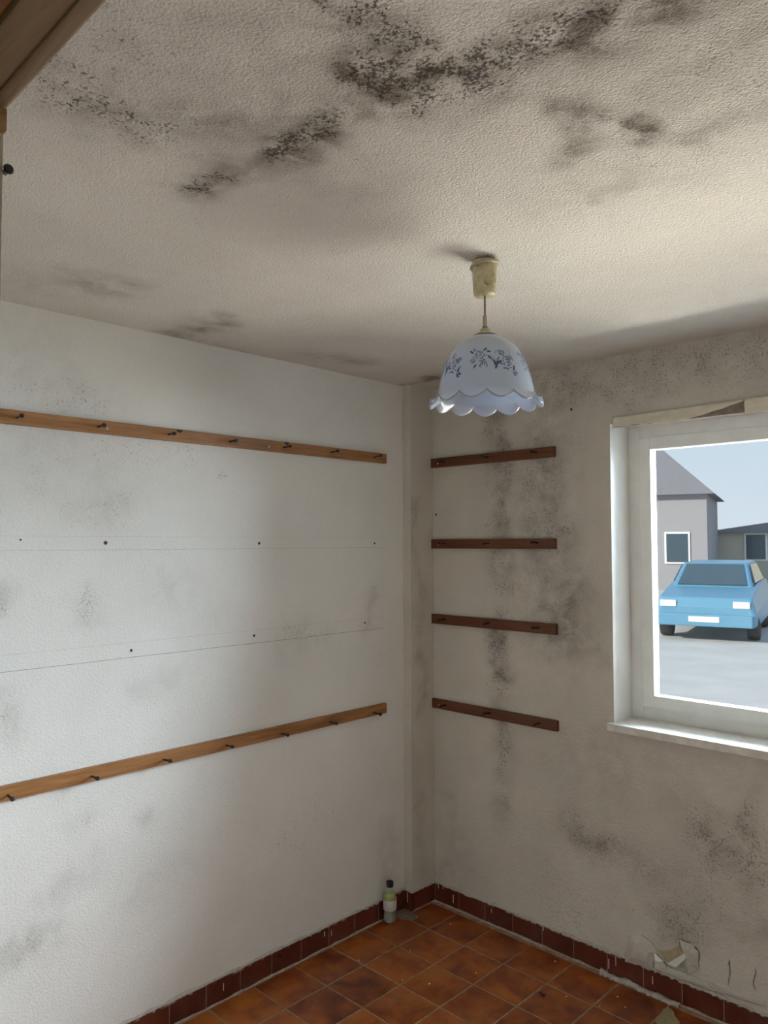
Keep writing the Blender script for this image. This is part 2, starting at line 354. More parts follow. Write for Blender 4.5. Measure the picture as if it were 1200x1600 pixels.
# ------------------------------------------------------------------ room shell
XL, YB, XR, YF = -0.058, 0.008, 3.30, -2.61       # wall faces: left, back (window), right, front (door)
WX0, WX1, WZ0, WZ1 = 0.935, 2.62, 0.985, 2.185    # window opening
TH = 0.26
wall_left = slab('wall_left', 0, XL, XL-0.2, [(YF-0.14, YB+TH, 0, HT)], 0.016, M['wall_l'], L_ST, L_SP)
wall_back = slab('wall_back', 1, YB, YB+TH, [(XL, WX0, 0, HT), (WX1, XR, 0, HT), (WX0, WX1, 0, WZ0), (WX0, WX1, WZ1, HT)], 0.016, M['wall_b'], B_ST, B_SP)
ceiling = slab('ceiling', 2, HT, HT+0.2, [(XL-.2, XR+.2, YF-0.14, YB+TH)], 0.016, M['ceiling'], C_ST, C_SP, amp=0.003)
wall_right = slab('wall_right', 0, XR, XR+0.2, [(YF-0.14, YB+TH, 0, HT)], 0.2, M['wall_l'], amp=0)
DX0, DX1, DZ = 1.76, 2.62, 2.075                   # doorway in the front wall
wall_front = slab('wall_front', 1, YF-0.012, YF-0.14, [(XL, DX0, 0, HT), (DX1, XR, 0, HT), (DX0, DX1, DZ, HT)], 0.2, M['wall_b'], amp=0)
# shallow corner pier between left wall and window wall
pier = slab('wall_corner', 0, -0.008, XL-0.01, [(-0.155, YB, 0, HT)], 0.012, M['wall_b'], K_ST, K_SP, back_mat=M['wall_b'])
# hall behind the doorway where the camera stands
hall = slab('wall_hall', 1, -4.0, -4.1, [(0.9, 3.6, 0, HT)], 0.3, M['wall_b'], amp=0)
slab('wall_hall_left', 0, 0.9, 0.8, [(-4.1, YF-0.14, 0, HT)], 0.3, M['wall_b'], amp=0)
slab('wall_hall_right', 0, 3.6, 3.7, [(-4.1, YF-0.14, 0, HT)], 0.3, M['wall_b'], amp=0)
slab('ceiling_hall', 2, HT, HT+0.2, [(0.8, 3.7, -4.1, YF-0.14)], 0.3, M['wall_b'], amp=0)
# unseen pitched roof over the house, raised to cast its shade on the yard
M['roof'] = simple('roof_tile', (0.35, 0.16, 0.09), 0.85, var=0.2, scale=10)
b = MB(); b.prism([(-4.2, HT+0.2), (0.55, HT+0.2), (-1.85, HT+1.5)], -0.35, 3.8, 'YZ')
tag(b.build('roof', M['roof']), kind='structure')

floor = MB().box(XL-.2, 3.7, -4.1, YB+TH, -0.2, -0.0013).build('floor', M['grout']); floor['kind'] = 'structure'
tile_meshes = []
for k in range(4):
    bm = bmesh.new(); bmesh.ops.create_cube(bm, size=1)
    for v in bm.verts: v.co = Vector((v.co.x*0.1962, v.co.y*0.1962, v.co.z*0.010))
    top = [e for e in bm.edges if all(v.co.z > 0 for v in e.verts)]
    bmesh.ops.bevel(bm, geom=top, offset=0.0022, segments=2, affect='EDGES')
    me = bpy.data.meshes.new('floor_tile'); bm.to_mesh(me); bm.free(); me.materials.append(M['tile']); tile_meshes.append(me)
nx = int((XR-(-0.041))/0.2)+1
for j in range(13):
    for i in range(nx):
        if -0.041+0.2*(i+1) > XR+0.001: continue
        o = link('floor_tile', tile_meshes[(i*3+j*5) % 4], None, floor)
        o.location = (-0.041+0.2*i+0.1, -0.03-0.2*j-0.1, -0.005+random.uniform(-.0009, .0006))
        o.rotation_euler = (random.uniform(-.003, .003), random.uniform(-.003, .003), random.choice((0, 1, 2, 3))*math.pi/2+random.uniform(-.006, .006))

# ------------------------------------------------------------------ skirting of small dark tiles
def jag_strip(b, fn, n, lo, hi, out, seed):
    """ragged bead of plaster or mortar: fn(t, depth, height) -> point, three-sided section"""
    rnd = random.Random(seed); vs = []; fs = []
    for i in range(n+1):
        t = i/n; w_ = min(1, max(0, .5+.9*mnoise.noise(Vector((i*.22, seed*7.7, 0)))+.35*mnoise.noise(Vector((i*.8, seed*3.3, 5))))); h = lo+(hi-lo)*w_; d = out*(.55+.5*rnd.random())
        vs += [fn(t, 0.0, 0.0), fn(t, d, 0.0), fn(t, d*0.55, h), fn(t, 0.0, h*1.15)]
    for i in range(n):
        q = i*4
        for k in range(4): fs.append((q+k, q+(k+1) % 4, q+4+(k+1) % 4, q+4+k))
    b.add(vs, fs, True)
SKH = 0.083
def skirting(name, axis, start, end, face, depth, joints):
    """tiles along an axis; face = visible plane, depth = wall plane"""
    root = empty(name, (0, 0, 0)); root['kind'] = 'structure'
    lo, hi = min(start, end), max(start, end)
    js = [lo]+[j for j in sorted(joints) if lo+0.02 < j < hi-0.02]+[hi]
    for a, c in zip(js[:-1], js[1:]):
        b = MB(); h = SKH-random.uniform(0, .003); f = face
        a2, c2 = a+0.0012, c-0.0012
        if axis == 'x': b.box(a2, c2, min(f, depth), max(f, depth), 0.001, h, 0.0015)
        else: b.box(min(f, depth), max(f, depth), a2, c2, 0.001, h, 0.0015)
        b.build('tile', M['skirt'], root)
    bk = face+(0.0012 if depth > face else -0.0012); b = MB()
    if axis == 'x': b.box(lo+.001, hi-.001, min(bk, depth), max(bk, depth), 0.001, SKH-.005)
    else: b.box(min(bk, depth), max(bk, depth), lo+.001, hi-.001, 0.001, SKH-.005)
    b.build('joint_mortar', M['mortar'], root)
    return root
sk_left = skirting('baseboard_left', 'y', -2.60, -0.1655, -0.050, XL, [-0.03-0.15*k-0.003 for k in range(1, 18)])
sk_back = skirting('baseboard_back', 'x', 0.0, XR, 0.0, YB, [0.144+0.15*k for k in range(0, 22)])
sk_pier = skirting('baseboard_corner', 'y', -0.165, 0.0, 0.0, -0.008, [])
b = MB(); b.box(-0.0495, 0.0, -0.165, -0.155, 0.001, 0.081, 0.0012); b.build('tile', M['skirt'], sk_pier)
# ragged plaster edge over the skirting and mortar bead at its foot
b = MB(); jag_strip(b, lambda t, d, h: (-0.058+d, -2.6+t*2.445, SKH-0.006+h), 190, 0.006, 0.014, 0.0095, 1); b.build('plaster_edge', M['plaster_edge'], sk_left)
b = MB(); jag_strip(b, lambda t, d, h: (t*XR, 0.008-d, SKH-0.005+h), 260, 0.004, 0.014, 0.0105, 2); b.build('plaster_edge', M['plaster_edge'], sk_back)
b = MB(); jag_strip(b, lambda t, d, h: (-0.008+d, -0.16+t*0.168, SKH-0.006+h), 16, 0.005, 0.013, 0.0095, 3)
jag_strip(b, lambda t, d, h: (-0.06+t*0.058, -0.155-d, SKH-0.006+h), 8, 0.005, 0.012, 0.0095, 4); b.build('plaster_edge', M['plaster_edge'], sk_pier)
b = MB(); jag_strip(b, lambda t, d, h: (-0.052+d, -2.6+t*2.4, -0.003+h), 200, 0.003, 0.008, 0.010, 5); b.build('mortar_bead', M['mortar'], sk_left)
b = MB(); jag_strip(b, lambda t, d, h: (t*XR, 0.002-d, -0.003+h), 240, 0.003, 0.009, 0.016, 6); b.build('mortar_bead', M['mortar'], sk_back)
b = MB(); jag_strip(b, lambda t, d, h: (-0.002+d, -0.16+t*0.16, -0.003+h), 14, 0.003, 0.007, 0.010, 7); b.build('mortar_bead', M['mortar'], sk_pier)
# mortar lump by the peeling plaster
b = MB(); jag_strip(b, lambda t, d, h: (0.87+t*0.32, -0.004-d, -0.003+h), 36, 0.006, 0.016, 0.030, 8); b.build('mortar_lump', M['plaster_edge'], sk_back)
# paint drips on the skirting tiles
dr = random.Random(4)
for x in [0.02, .05, .11, .33, .60, .90, .93, 1.08]:
    b = MB(); L = dr.uniform(.012, .04); z1 = SKH-dr.uniform(0, .03)
    b.box(x, x+dr.uniform(.0015, .003), -0.0016, 0.001, max(.008, z1-L), z1, 0.0006); b.build('paint_drip', M['white_paint'], sk_back)
for y in [-.22, -.62, -.66, -1.16]:
    b = MB(); L = dr.uniform(.012, .03); z1 = SKH-dr.uniform(.01, .03)
    b.box(-0.0515, -0.0484, y, y+dr.uniform(.0015, .004), max(.008, z1-L), z1, 0.0006); b.build('paint_drip', M['white_paint'], sk_left)
b = MB(); b.box(-0.0295, -0.0265, -0.1666, -0.164, .035, .079, 0.0006); b.build('paint_drip', M['white_paint'], sk_pier)

# ------------------------------------------------------------------ wall plugs left in the walls
def plug(parent, loc, out, r=0.005, mat='plug'):
    ax = 'X' if out[0] else 'Y'
    s = out[0] or out[1]
    b = MB(); b.lathe([(r, -0.004*s), (r, 0.0008*s), (r*0.55, 0.0012*s)], 12, loc, ax, True, False); o = b.build('wall_plug', M[mat], parent)
    b = MB(); b.lathe([(r*0.62, 0.0004*s), (r*0.6, 0.0013*s)], 10, loc, ax); b.build('screw_hole', M['hole'], o)
for y, z, r in [(-1.913, 1.718, .0035), (-1.636, 1.708, .0075), (-0.998, 1.705, .006), (-0.348, 1.704, .0055), (-1.539, 1.336, .006), (-1.021, 1.341, .006), (-0.411, 1.345, .005)]:
    plug(wall_left, (XL, y, z), (1, 0), r)
for x, z, r in [(0.761, 2.265, .0055), (0.012, 1.843, .0055)]:
    plug(wall_back, (x, YB, z), (0, -1), r, 'hole')

# ------------------------------------------------------------------ peg rails
def peg_mesh(sgn):
    b = MB()
    b.lathe([(0.0036, -0.002*sgn), (0.0036, 0.030*sgn), (0.0045, 0.036*sgn), (0.0068, 0.040*sgn), (0.0074, 0.044*sgn), (0.0062, 0.048*sgn), (0.0025, 0.050*sgn)], 14, (0, 0, 0), 'Y')
    return b.mesh('peg')
PEG = {1: peg_mesh(1), -1: peg_mesh(-1)}
for m_ in PEG.values(): m_.materials.append(M['peg'])
def peg_rail(loc, rz, length, pegs, screws, knots, mat, label, sgn=1, dz=0.0):
    root = empty('peg_rail', loc, rz); tag(root, label, 'peg rail', 'wooden peg rails on the walls')
    T, Hh = 0.018, 0.0225
    b = MB(); b.box(0, length, min(0, sgn*T), max(0, sgn*T), -Hh, Hh, 0.002); b.build('board', mat, root)
    for x in pegs:
        o = link('peg', PEG[sgn], None, root); o.location = (x, sgn*T, dz+random.uniform(-.002, .002))
        o.rotation_euler = (random.uniform(-.03, .10)*sgn, 0, random.uniform(-.06, .06))
    for x in screws:
        b = MB(); b.lathe([(0.0042, 0), (0.0042, 0.0008*sgn), (0.002, 0.0012*sgn)], 12, (x, sgn*T, -0.004), 'Y'); s = b.build('screw', M['screw'], root)
        b = MB(); b.lathe([(0.0014, 0.0009*sgn), (0.0014, 0.0014*sgn)], 8, (x, sgn*T, -0.004), 'Y'); b.build('screw_slot', M['hole'], s)
    for x, w in knots:
        b = MB(); pts = [(x+w*math.cos(a), Hh-0.0015-0.011*max(0, math.sin(a))) for a in [math.pi*i/8 for i in range(9)]]
        b.prism(pts, sgn*(T-0.001), sgn*(T+0.0004), 'XZ'); b.build('knot', M['knot'], root)
    return root
RZL = -math.pi/2                              # local x runs from the corner along the left wall
LPEG = [0.084+0.2615*k for k in range(8)]
peg_rail((XL, -0.284, 2.098), RZL, 2.0, LPEG, [0.68, 1.36], [(0.59, 0.012), (1.085, 0.013)], M['rail'], 'long upper brown peg rail high on the bright left wall', 1, -0.001)
peg_rail((XL, -0.287, 0.947), RZL, 2.0, [0.088+0.2615*k for k in range(8)], [], [], M['rail'], 'long lower brown peg rail at waist height on the bright left wall', 1, -0.006)
for z, lab in [(2.093, 'short shaded peg rail, topmost of four beside the window'), (1.700, 'short shaded peg rail, second from the top of four beside the window'),
               (1.338, 'short shaded peg rail, third from the top of four beside the window'), (0.934, 'short shaded peg rail, lowest of four beside the window')]:
    peg_rail((-0.006, YB, z), 0.0, 0.69, [0.085, 0.345, 0.605], [0.045], [], M['rail_shaded'], lab, -1, 0.002)

# ------------------------------------------------------------------ window
M['glass'] = None
m, nt, bs = new_mat('window_glass'); nt.nodes.remove(bs)
tr = nt.nodes.new('ShaderNodeBsdfTransparent'); gl = nt.nodes.new('ShaderNodeBsdfGlossy'); gl.inputs['Roughness'].default_value = 0.03
tr.inputs['Color'].default_value = (0.95, 0.97, 0.97, 1)
fr = nt.nodes.new('ShaderNodeFresnel'); fr.inputs['IOR'].default_value = 1.35
mx = nt.nodes.new('ShaderNodeMixShader'); nt.links.new(fr.outputs[0], mx.inputs[0]); nt.links.new(tr.outputs[0], mx.inputs[1]); nt.links.new(gl.outputs[0], mx.inputs[2])
nt.links.new(mx.outputs[0], nt.nodes['Material Output'].inputs['Surface']); M['glass'] = m
win = empty('window_1', (0, 0, 0)); win['kind'] = 'structure'
FY0, FY1 = 0.165, 0.225
b = MB(); b.box(WX0, WX0+.05, FY0, FY1, WZ0, WZ1, .003); b.box(WX1-.05, WX1, FY0, FY1, WZ0, WZ1, .003)
b.box(WX0+.05, WX1-.05, FY0+.001, FY1-.001, WZ1-.05, WZ1, 0); b.box(WX0+.05, WX1-.05, FY0+.001, FY1-.001, WZ0, WZ0+.05, 0); b.build('frame', M['white_paint'], win)
mids = [WX0+.05, (WX0+WX1)/2, WX1-.05]
for k in range(2):
    x0, x1 = mids[k]+.002, mids[k+1]-.002; z0, z1 = WZ0+.052, WZ1-.052; w = .048
    b = MB(); y0, y1 = FY0-.012, FY1-.02
    b.box(x0, x0+w, y0, y1, z0, z1, .004); b.box(x1-w, x1, y0, y1, z0, z1, .004); b.box(x0+w, x1-w, y0+.001, y1-.001, z1-w, z1, 0); b.box(x0+w, x1-w, y0+.001, y1-.001, z0, z0+w, 0)
    s = b.build('sash', M['white_paint'], win)
    MB().box(x0+w-.005, x1-w+.005, .182, .186, z0+w-.005, z1-w+.005).build('pane', M['glass'], s)
b = MB(); b.box(mids[1]-.012, mids[1]+.012, FY0-.03, FY0-.012, 1.5, 1.53, .003); b.box(mids[1]-.007, mids[1]+.007, FY0-.042, FY0-.028, 1.42, 1.53, .004); b.build('handle', M['screw'], win)
M['sill'] = simple('stone_sill', (0.74, 0.71, 0.65), 0.7, var=0.12, scale=30, bump=0.2)
b = MB(); b.box(WX0-.02, WX1+.02, -0.018, FY0, WZ0-.028, WZ0+.002, .004); tag(b.build('trim_1', M['sill']), kind='structure')

# curtain lath and the cream cloth left on it
M['cloth'] = simple('cream_curtain_cloth', (0.74, 0.68, 0.55), 0.9, var=0.08, scale=25, bump=0.3)
M['lath'] = simple('grey_weathered_lath', (0.26, 0.21, 0.165), 0.85, var=0.25, scale=40)
b = MB(); b.box(0.955, 2.75, YB-0.010, YB, 2.166, 2.208, .002); lath = b.build('curtain_lath', M['lath'])
tag(lath, 'grey-brown wooden lath fixed above the window under cream cloth', 'curtain lath')
def cloth(xa, xb, ztop, zbot, fold, name, label, n=90, mrows=14):
    vs = []; fs = []; f = random.Random(name+str(xa))
    for i in range(n+1):
        t = i/n; x = xa+(xb-xa)*t
        zt, zb = ztop(t), zbot(t)
        for j in range(mrows+1):
            s = j/mrows
            y = YB-0.014-fold*(0.5+0.5*math.sin(9*t*fold*120+2.2*s*3+mnoise.noise(Vector((x*9, s*2, 1)))*3))*(0.3+0.7*s)-0.003*math.sin(s*math.pi)
            vs.append((x, y, zt+(zb-zt)*s+0.002*mnoise.noise(Vector((x*30, s*5, 3)))))
    k = mrows+1
    fs = [(i*k+j, i*k+j+1, (i+1)*k+j+1, (i+1)*k+j) for i in range(n) for j in range(mrows)]
    b = MB(); b.add(vs, fs, True); o = b.build(name, M['cloth'])
    md = o.modifiers.new('thickness', 'SOLIDIFY'); md.thickness = 0.0015
    tag(o, label, 'curtain'); return o
cloth(0.955, 1.455, lambda t: 2.206+0.006*t, lambda t: 2.163+0.003*math.sin(t*9) if t < .55 else 2.163+(2.205-2.163)*((t-.55)/.45)**1.3, 0.006,
      'curtain_cloth', 'cream cloth pulled tight and tapering along the lath over the window')
cloth(1.462, 2.70, lambda t: 2.213, lambda t: 2.158+0.005*math.sin(t*25), 0.007, 'curtain_cloth', 'cream cloth hanging short in folds over the window lath', 160)

# ------------------------------------------------------------------ peeling plaster low on the window wall
def wall_poly(pts_px, h0, h1, name, mat, parent, jitter=0.002, bulge=0.0):
    """polygon given on the wall by pixels, built as a plate standing h0..h1 proud of it"""
    pts = [hit(x, y, 1, YB)[[0, 2]] for x, y in pts_px]
    rnd = random.Random(str(pts_px)); out = []
    for p, q in zip(pts, pts[1:]+pts[:1]):
        for t in (0, .33, .66):
            out.append((p[0]+(q[0]-p[0])*t+rnd.uniform(-jitter, jitter), p[1]+(q[1]-p[1])*t+rnd.uniform(-jitter, jitter)))
    c = np.mean(out, 0); n = len(out)
    vs = [(a, YB-h0, z) for a, z in out]+[(a, YB-h1, z) for a, z in out]+[(c[0]+(a-c[0])*.55, YB-h1-bulge, c[1]+(z-c[1])*.55) for a, z in out]+[(c[0], YB-h1-bulge*1.3, c[1])]
    fs = [(i, (i+1) % n, n+(i+1) % n, n+i) for i in range(n)]+[(n+i, n+(i+1) % n, 2*n+(i+1) % n, 2*n+i) for i in range(n)]+[(2*n+i, 2*n+(i+1) % n, 3*n) for i in range(n)]
    b = MB(); b.add(vs, fs); o = b.build(name, mat, parent); return o
M['paint_skin'] = simple('lifting_wall_paint', (0.60, 0.56, 0.49), 0.9, var=0.06, scale=14, bump=0.35)
M['bare'] = simple('bare_plaster', (0.50, 0.40, 0.27), 0.95, var=0.15, scale=50, bump=0.5)
M['flake'] = simple('white_paint_underside', (0.84, 0.81, 0.74), 0.8, var=0.04, scale=20)
wall_poly([(1027, 1483), (1042, 1486), (1062, 1478), (1070, 1484), (1074, 1492), (1058, 1505), (1045, 1506), (1040, 1500)], -0.003, 0.0015, 'bare_plaster', M['bare'], wall_back, .0015)
wall_poly([(978, 1502), (982, 1470), (986, 1460), (1003, 1460), (1020, 1472), (1028, 1487), (1024, 1496), (1021, 1512)], -0.003, 0.008, 'paint_flake', M['paint_skin'], wall_back, .0018, .014)
wall_poly([(1063, 1468), (1080, 1474), (1092, 1486), (1092, 1512), (1078, 1520), (1066, 1508), (1076, 1492), (1068, 1479)], -0.003, 0.008, 'paint_flake', M['paint_skin'], wall_back, .0018, .012)
wall_poly([(1024, 1513), (1042, 1509), (1068, 1517), (1080, 1524), (1104, 1532), (1114, 1545), (1060, 1530)], -0.003, 0.005, 'paint_flake', M['paint_skin'], wall_back, .002, .006)
wall_poly([(1108, 1531), (1134, 1536), (1150, 1548), (1195, 1562), (1196, 1572), (1150, 1560), (1120, 1548)], -0.003, 0.005, 'paint_flake', M['paint_skin'], wall_back, .002, .006)
def curl(pts_px, lifts, name='paint_curl'):
    vs = []
    for (x, y), h in zip(pts_px, lifts):
        p = hit(x, y, 1, YB-h); vs.append(tuple(p))
    b = MB(); b.add(vs, [(0, 1, 2, 3)] if len(vs) == 4 else [(0, 1, 2, 3), (3, 2, 4, 5)])
    o = b.build(name, M['flake'], wall_back); md = o.modifiers.new('thickness', 'SOLIDIFY'); md.thickness = 0.002; return o
curl([(1022, 1489), (1037, 1501), (1036, 1504), (1023, 1502)], [.010, .008, .020, .024])
curl([(1043, 1506), (1071, 1489), (1075, 1496), (1056, 1512)], [.008, .008, .026, .028])
curl([(1023, 1502), (1036, 1502), (1042, 1511), (1023, 1513)], [.022, .022, .008, .007], 'paint_curl')
def crack(pts_px, w=0.0016):
    pts = [hit(x, y, 1, YB)[[0, 2]] for x, y in pts_px]; vs = []; fs = []
    rnd = random.Random(str(pts_px))
    dense = []
    for p, q in zip(pts[:-1], pts[1:]):
        for t in (0, .25, .5, .75): dense.append(p+(q-p)*t+np.array([rnd.uniform(-.0015, .0015), rnd.uniform(-.0015, .0015)]))
    dense.append(pts[-1])
    n = len(dense)
    for i, p in enumerate(dense):
        d = dense[min(i+1, n-1)]-dense[max(i-1, 0)]; d = d/(np.linalg.norm(d)+1e-9); nn = np.array([-d[1], d[0]])*w*(0.4+0.6*math.sin(math.pi*(i+.5)/n))
        for s in (-1, 1): vs.append((p[0]+s*nn[0], YB-0.0022, p[1]+s*nn[1]))
    fs = [(2*i, 2*i+1, 2*i+3, 2*i+2) for i in range(n-1)]
    b = MB(); b.add(vs, fs); o = b.build('plaster_crack', M['crack'], wall_back); md = o.modifiers.new('thickness', 'SOLIDIFY'); md.thickness = 0.002
M['crack'] = simple('shadowed_crack', (0.10, 0.085, 0.07), 0.95)
for c_ in ([(978, 1503), (981, 1497), (977, 1494)], [(1140, 1500), (1141, 1520), (1137, 1541)], [(1181, 1512), (1180, 1522), (1177, 1535), (1180, 1546)], [(1063, 1466), (1063, 1480)], [(1021, 1488), (1020, 1512)],
           [(1062, 1466), (1078, 1472), (1092, 1484), (1093, 1500)], [(1141, 1500), (1138, 1508)]):
    crack(c_, 0.0009)

# ------------------------------------------------------------------ door frame round the camera's doorway
door = empty('door_1', (0, 0, 0)); door['kind'] = 'structure'
JX = 1.787
MB().box(JX-.09, DX1+.09, -2.622, YF, 2.050, 2.130, .002).build('architrave', M['frame_wood'], door)
MB().box(JX-.03, DX1, -2.648, -2.622, 2.052, 2.085, .002).build('lintel', M['frame_wood'], door)
MB().box(JX-.03, DX1, -2.765, -2.648, 2.056, 2.085, .002).build('door_stop', M['frame_orange'], door)
def upright(x0, x1, y0, y1, z0, z1, name, mat):
    o = MB().box(0, z1-z0, -(x1-x0)/2, (x1-x0)/2, -(y1-y0)/2, (y1-y0)/2, .002).build(name, mat, door)
    o.matrix_world = Matrix(((0, 1, 0, (x0+x1)/2), (0, 0, 1, (y0+y1)/2), (1, 0, 0, z0), (0, 0, 0, 1))); return o
upright(JX-.09, JX-.001, -2.622, YF, 0, 2.05, 'architrave', M['frame_wood'])
upright(JX-.03, JX-.003, -2.765, -2.622, 0, 2.05, 'jamb', M['frame_wood'])
upright(DX1-.03, DX1, -2.765, -2.622, 0, 2.05, 'jamb', M['frame_wood'])
upright(DX1-.03, DX1+.09, -2.622, YF, 0, 2.05, 'architrave', M['frame_wood'])
MB().box(JX-.03, JX+.0045, -2.621, YF+.0005, 2.032, 2.0505, .001).build('corner_block', M['frame_orange'], door)
b = MB(); b.lathe([(.0022, -.004), (.0022, .002), (.0036, .0035), (.0042, .0045), (.003, .0062)], 14, (JX-.002, YF+.003, 2.003), 'X'); b.build('door_knob_pin', M['peg'], door)

# ------------------------------------------------------------------ pendant lamp
LX, LY = 1.216, -1.205
lampo = empty('pendant_lamp', (LX, LY, HT)); tag(lampo, 'frosted glass pendant lamp with blue flowers and frilled rim hanging from the ceiling', 'lamp')
M['cup'] = None
m, nt, bs = new_mat('yellowed_plastic'); v = texco(nt)
f = noise_n(nt, v, 30, 5, 0.6, 0.5); g = noise_n(nt, v, 60, 3, 0.6)
c_ = ramp_n(nt, f, [(0.3, (0.40, 0.32, 0.16)), (0.7, (0.66, 0.60, 0.40))])
c_ = mix_n(nt, math_n(nt, 'MULTIPLY', math_n(nt, 'SUBTRACT', g, 0.54), 6.0, True), c_, (0.13, 0.09, 0.045))
nt.links.new(c_, bs.inputs['Base Color']); bs.inputs['Roughness'].default_value = 0.45; M['cup'] = m
M['cap'] = simple('beige_plastic', (0.42, 0.36, 0.24), 0.5, var=0.12, scale=40)
M['cord'] = simple('brown_grey_cord', (0.26, 0.21, 0.16), 0.6, var=0.15)
z = lambda w: w-HT
b = MB(); b.lathe([(.0335, z(2.452)), (.0338, z(2.447)), (.0300, z(2.366)), (.0280, z(2.361)), (.005, z(2.3615))], 40); cup = b.build('ceiling_cup', M['cup'], lampo)
b = MB(); b.lathe([(.0300, -.003), (.0385, -.003), (.0395, 0), (.0380, .004), (.012, .005)], 40); b.v = [(p[0], p[1], p[2]+z(2.4425)+.15*(p[0]*RT[0]+p[1]*RT[1])) for p in b.v]; b.build('cup_rim', M['cap'], cup)
b = MB(); b.lathe([(.0028, z(2.363)), (.0028, z(2.30))], 12); b.build('cord', M['cord'], lampo)
b = MB(); b.lathe([(.0048, z(2.308)), (.0058, z(2.306)), (.0066, z(2.277)), (.006, z(2.275))], 20); b.build('cord_grip', M['cap'], lampo)
b = MB(); b.lathe([(.0075, z(2.2765)), (.0075, z(2.2735))], 20); b.build('collar', M['peg'], lampo)
b = MB(); b.lathe([(.0085, z(2.274)), (.0125, z(2.271)), (.0160, z(2.264)), (.0235, z(2.2575)), (.0310, z(2.2545)), (.0315, z(2.2525))], 36); b.build('shade_cap', M['cap'], lampo)
b = MB(); b.lathe([(.033, z(2.2530)), (.033, z(2.2505))], 36); b.build('gasket', M['peg'], lampo)
b = MB(); b.lathe([(.014, z(2.250)), (.018, z(2.245)), (.018, z(2.205)), (.014, z(2.20))], 24); b.build('lamp_holder', M['cap'], lampo)

def frosted(name, col, tcol, glossy=0.10, clear=0.0):
    m, nt, bs = new_mat(name); nt.nodes.remove(bs); v = texco(nt)
    fz = noise_n(nt, v, 18, 4)
    d = nt.nodes.new('ShaderNodeBsdfDiffuse'); t = nt.nodes.new('ShaderNodeBsdfTranslucent'); g = nt.nodes.new('ShaderNodeBsdfGlossy')
    nt.links.new(ramp_n(nt, fz, [(0.3, tuple(c*.93 for c in col)), (0.7, col)]), d.inputs['Color'])
    t.inputs['Color'].default_value = (*tcol, 1); g.inputs['Roughness'].default_value = 0.22
    m1 = nt.nodes.new('ShaderNodeMixShader'); m1.inputs[0].default_value = 0.5; nt.links.new(d.outputs[0], m1.inputs[1]); nt.links.new(t.outputs[0], m1.inputs[2])
    out = m1.outputs[0]
    if clear:
        tp = nt.nodes.new('ShaderNodeBsdfTransparent'); m3 = nt.nodes.new('ShaderNodeMixShader'); m3.inputs[0].default_value = clear
        nt.links.new(out, m3.inputs[1]); nt.links.new(tp.outputs[0], m3.inputs[2]); out = m3.outputs[0]
        g.inputs['Roughness'].default_value = 0.06
    fr = nt.nodes.new('ShaderNodeFresnel'); fr.inputs['IOR'].default_value = 1.5
    m2 = nt.nodes.new('ShaderNodeMixShader'); nt.links.new(fr.outputs[0], m2.inputs[0]); nt.links.new(out, m2.inputs[1]); nt.links.new(g.outputs[0], m2.inputs[2])
    nt.links.new(m2.outputs[0], nt.nodes['Material Output'].inputs['Surface']); return m
M['shade'] = frosted('frosted_blue_glass', (0.76, 0.81, 0.91), (0.72, 0.80, 0.95))
M['frill'] = frosted('clear_frill_glass', (0.74, 0.80, 0.90), (0.70, 0.80, 0.95), clear=0.35)
PROF = [(.0270, 2.2525), (.0420, 2.2480), (.0560, 2.2410), (.0700, 2.2310), (.0830, 2.2185), (.0935, 2.2040), (.1030, 2.1860), (.1110, 2.1660), (.1175, 2.1440), (.1225, 2.1220), (.1258, 2.1040), (.1275, 2.0930)]
# shade: dome running out into a scalloped, flared rim
LOBES = 13; n = LOBES*18; rows = 10; vs = []
PH0 = math.atan2(CAM[1]-LY, CAM[0]-LX)
for r, h in PROF:
    vs += [(r*math.cos(2*math.pi*i/n), r*math.sin(2*math.pi*i/n), z(h)) for i in range(n)]
lip = []
for j in range(1, rows+1):
    q = j/rows
    for i in range(n):
        a = 2*math.pi*i/n; w = abs(math.sin(LOBES*(a-PH0-.02)/2))**.75      # 0 on the narrow crests, 1 in the wide lobes
        rr = .1275+.003*q+.0185*q**2.2*(.55+.45*w)+.004*q**3*(1-w)
        hh = 2.0930-.0090*q-.0165*(q**1.25)*w-.0035*q**3*w
        p = (rr*math.cos(a), rr*math.sin(a), z(hh)); vs.append(p)
        if j == rows: lip.append(p)
R_ = len(PROF)+rows
fs = [(j*n+i, j*n+(i+1) % n, (j+1)*n+(i+1) % n, (j+1)*n+i) for j in range(R_-1) for i in range(n)]
b = MB(); b.add(vs, [f[::-1] for f in fs], True); shade = link('shade', b.mesh('shade', False), M['shade'], lampo)
md = shade.modifiers.new('thickness', 'SOLIDIFY'); md.thickness = 0.0026; md.offset = -1
# rounded clear bead along the lip
b = MB(); tv = []
for i, p in enumerate(lip):
    a = 2*math.pi*i/n
    for k in range(6):
        q = 2*math.pi*k/6; tv.append((p[0]+.0024*math.cos(q)*math.cos(a), p[1]+.0024*math.cos(q)*math.sin(a), p[2]+.0024*math.sin(q)))
tf = [(i*6+k, i*6+(k+1) % 6, ((i+1) % n)*6+(k+1) % 6, ((i+1) % n)*6+k) for i in range(n) for k in range(6)]
b.add(tv, tf, True); b.build('lip', M['frill'], shade)
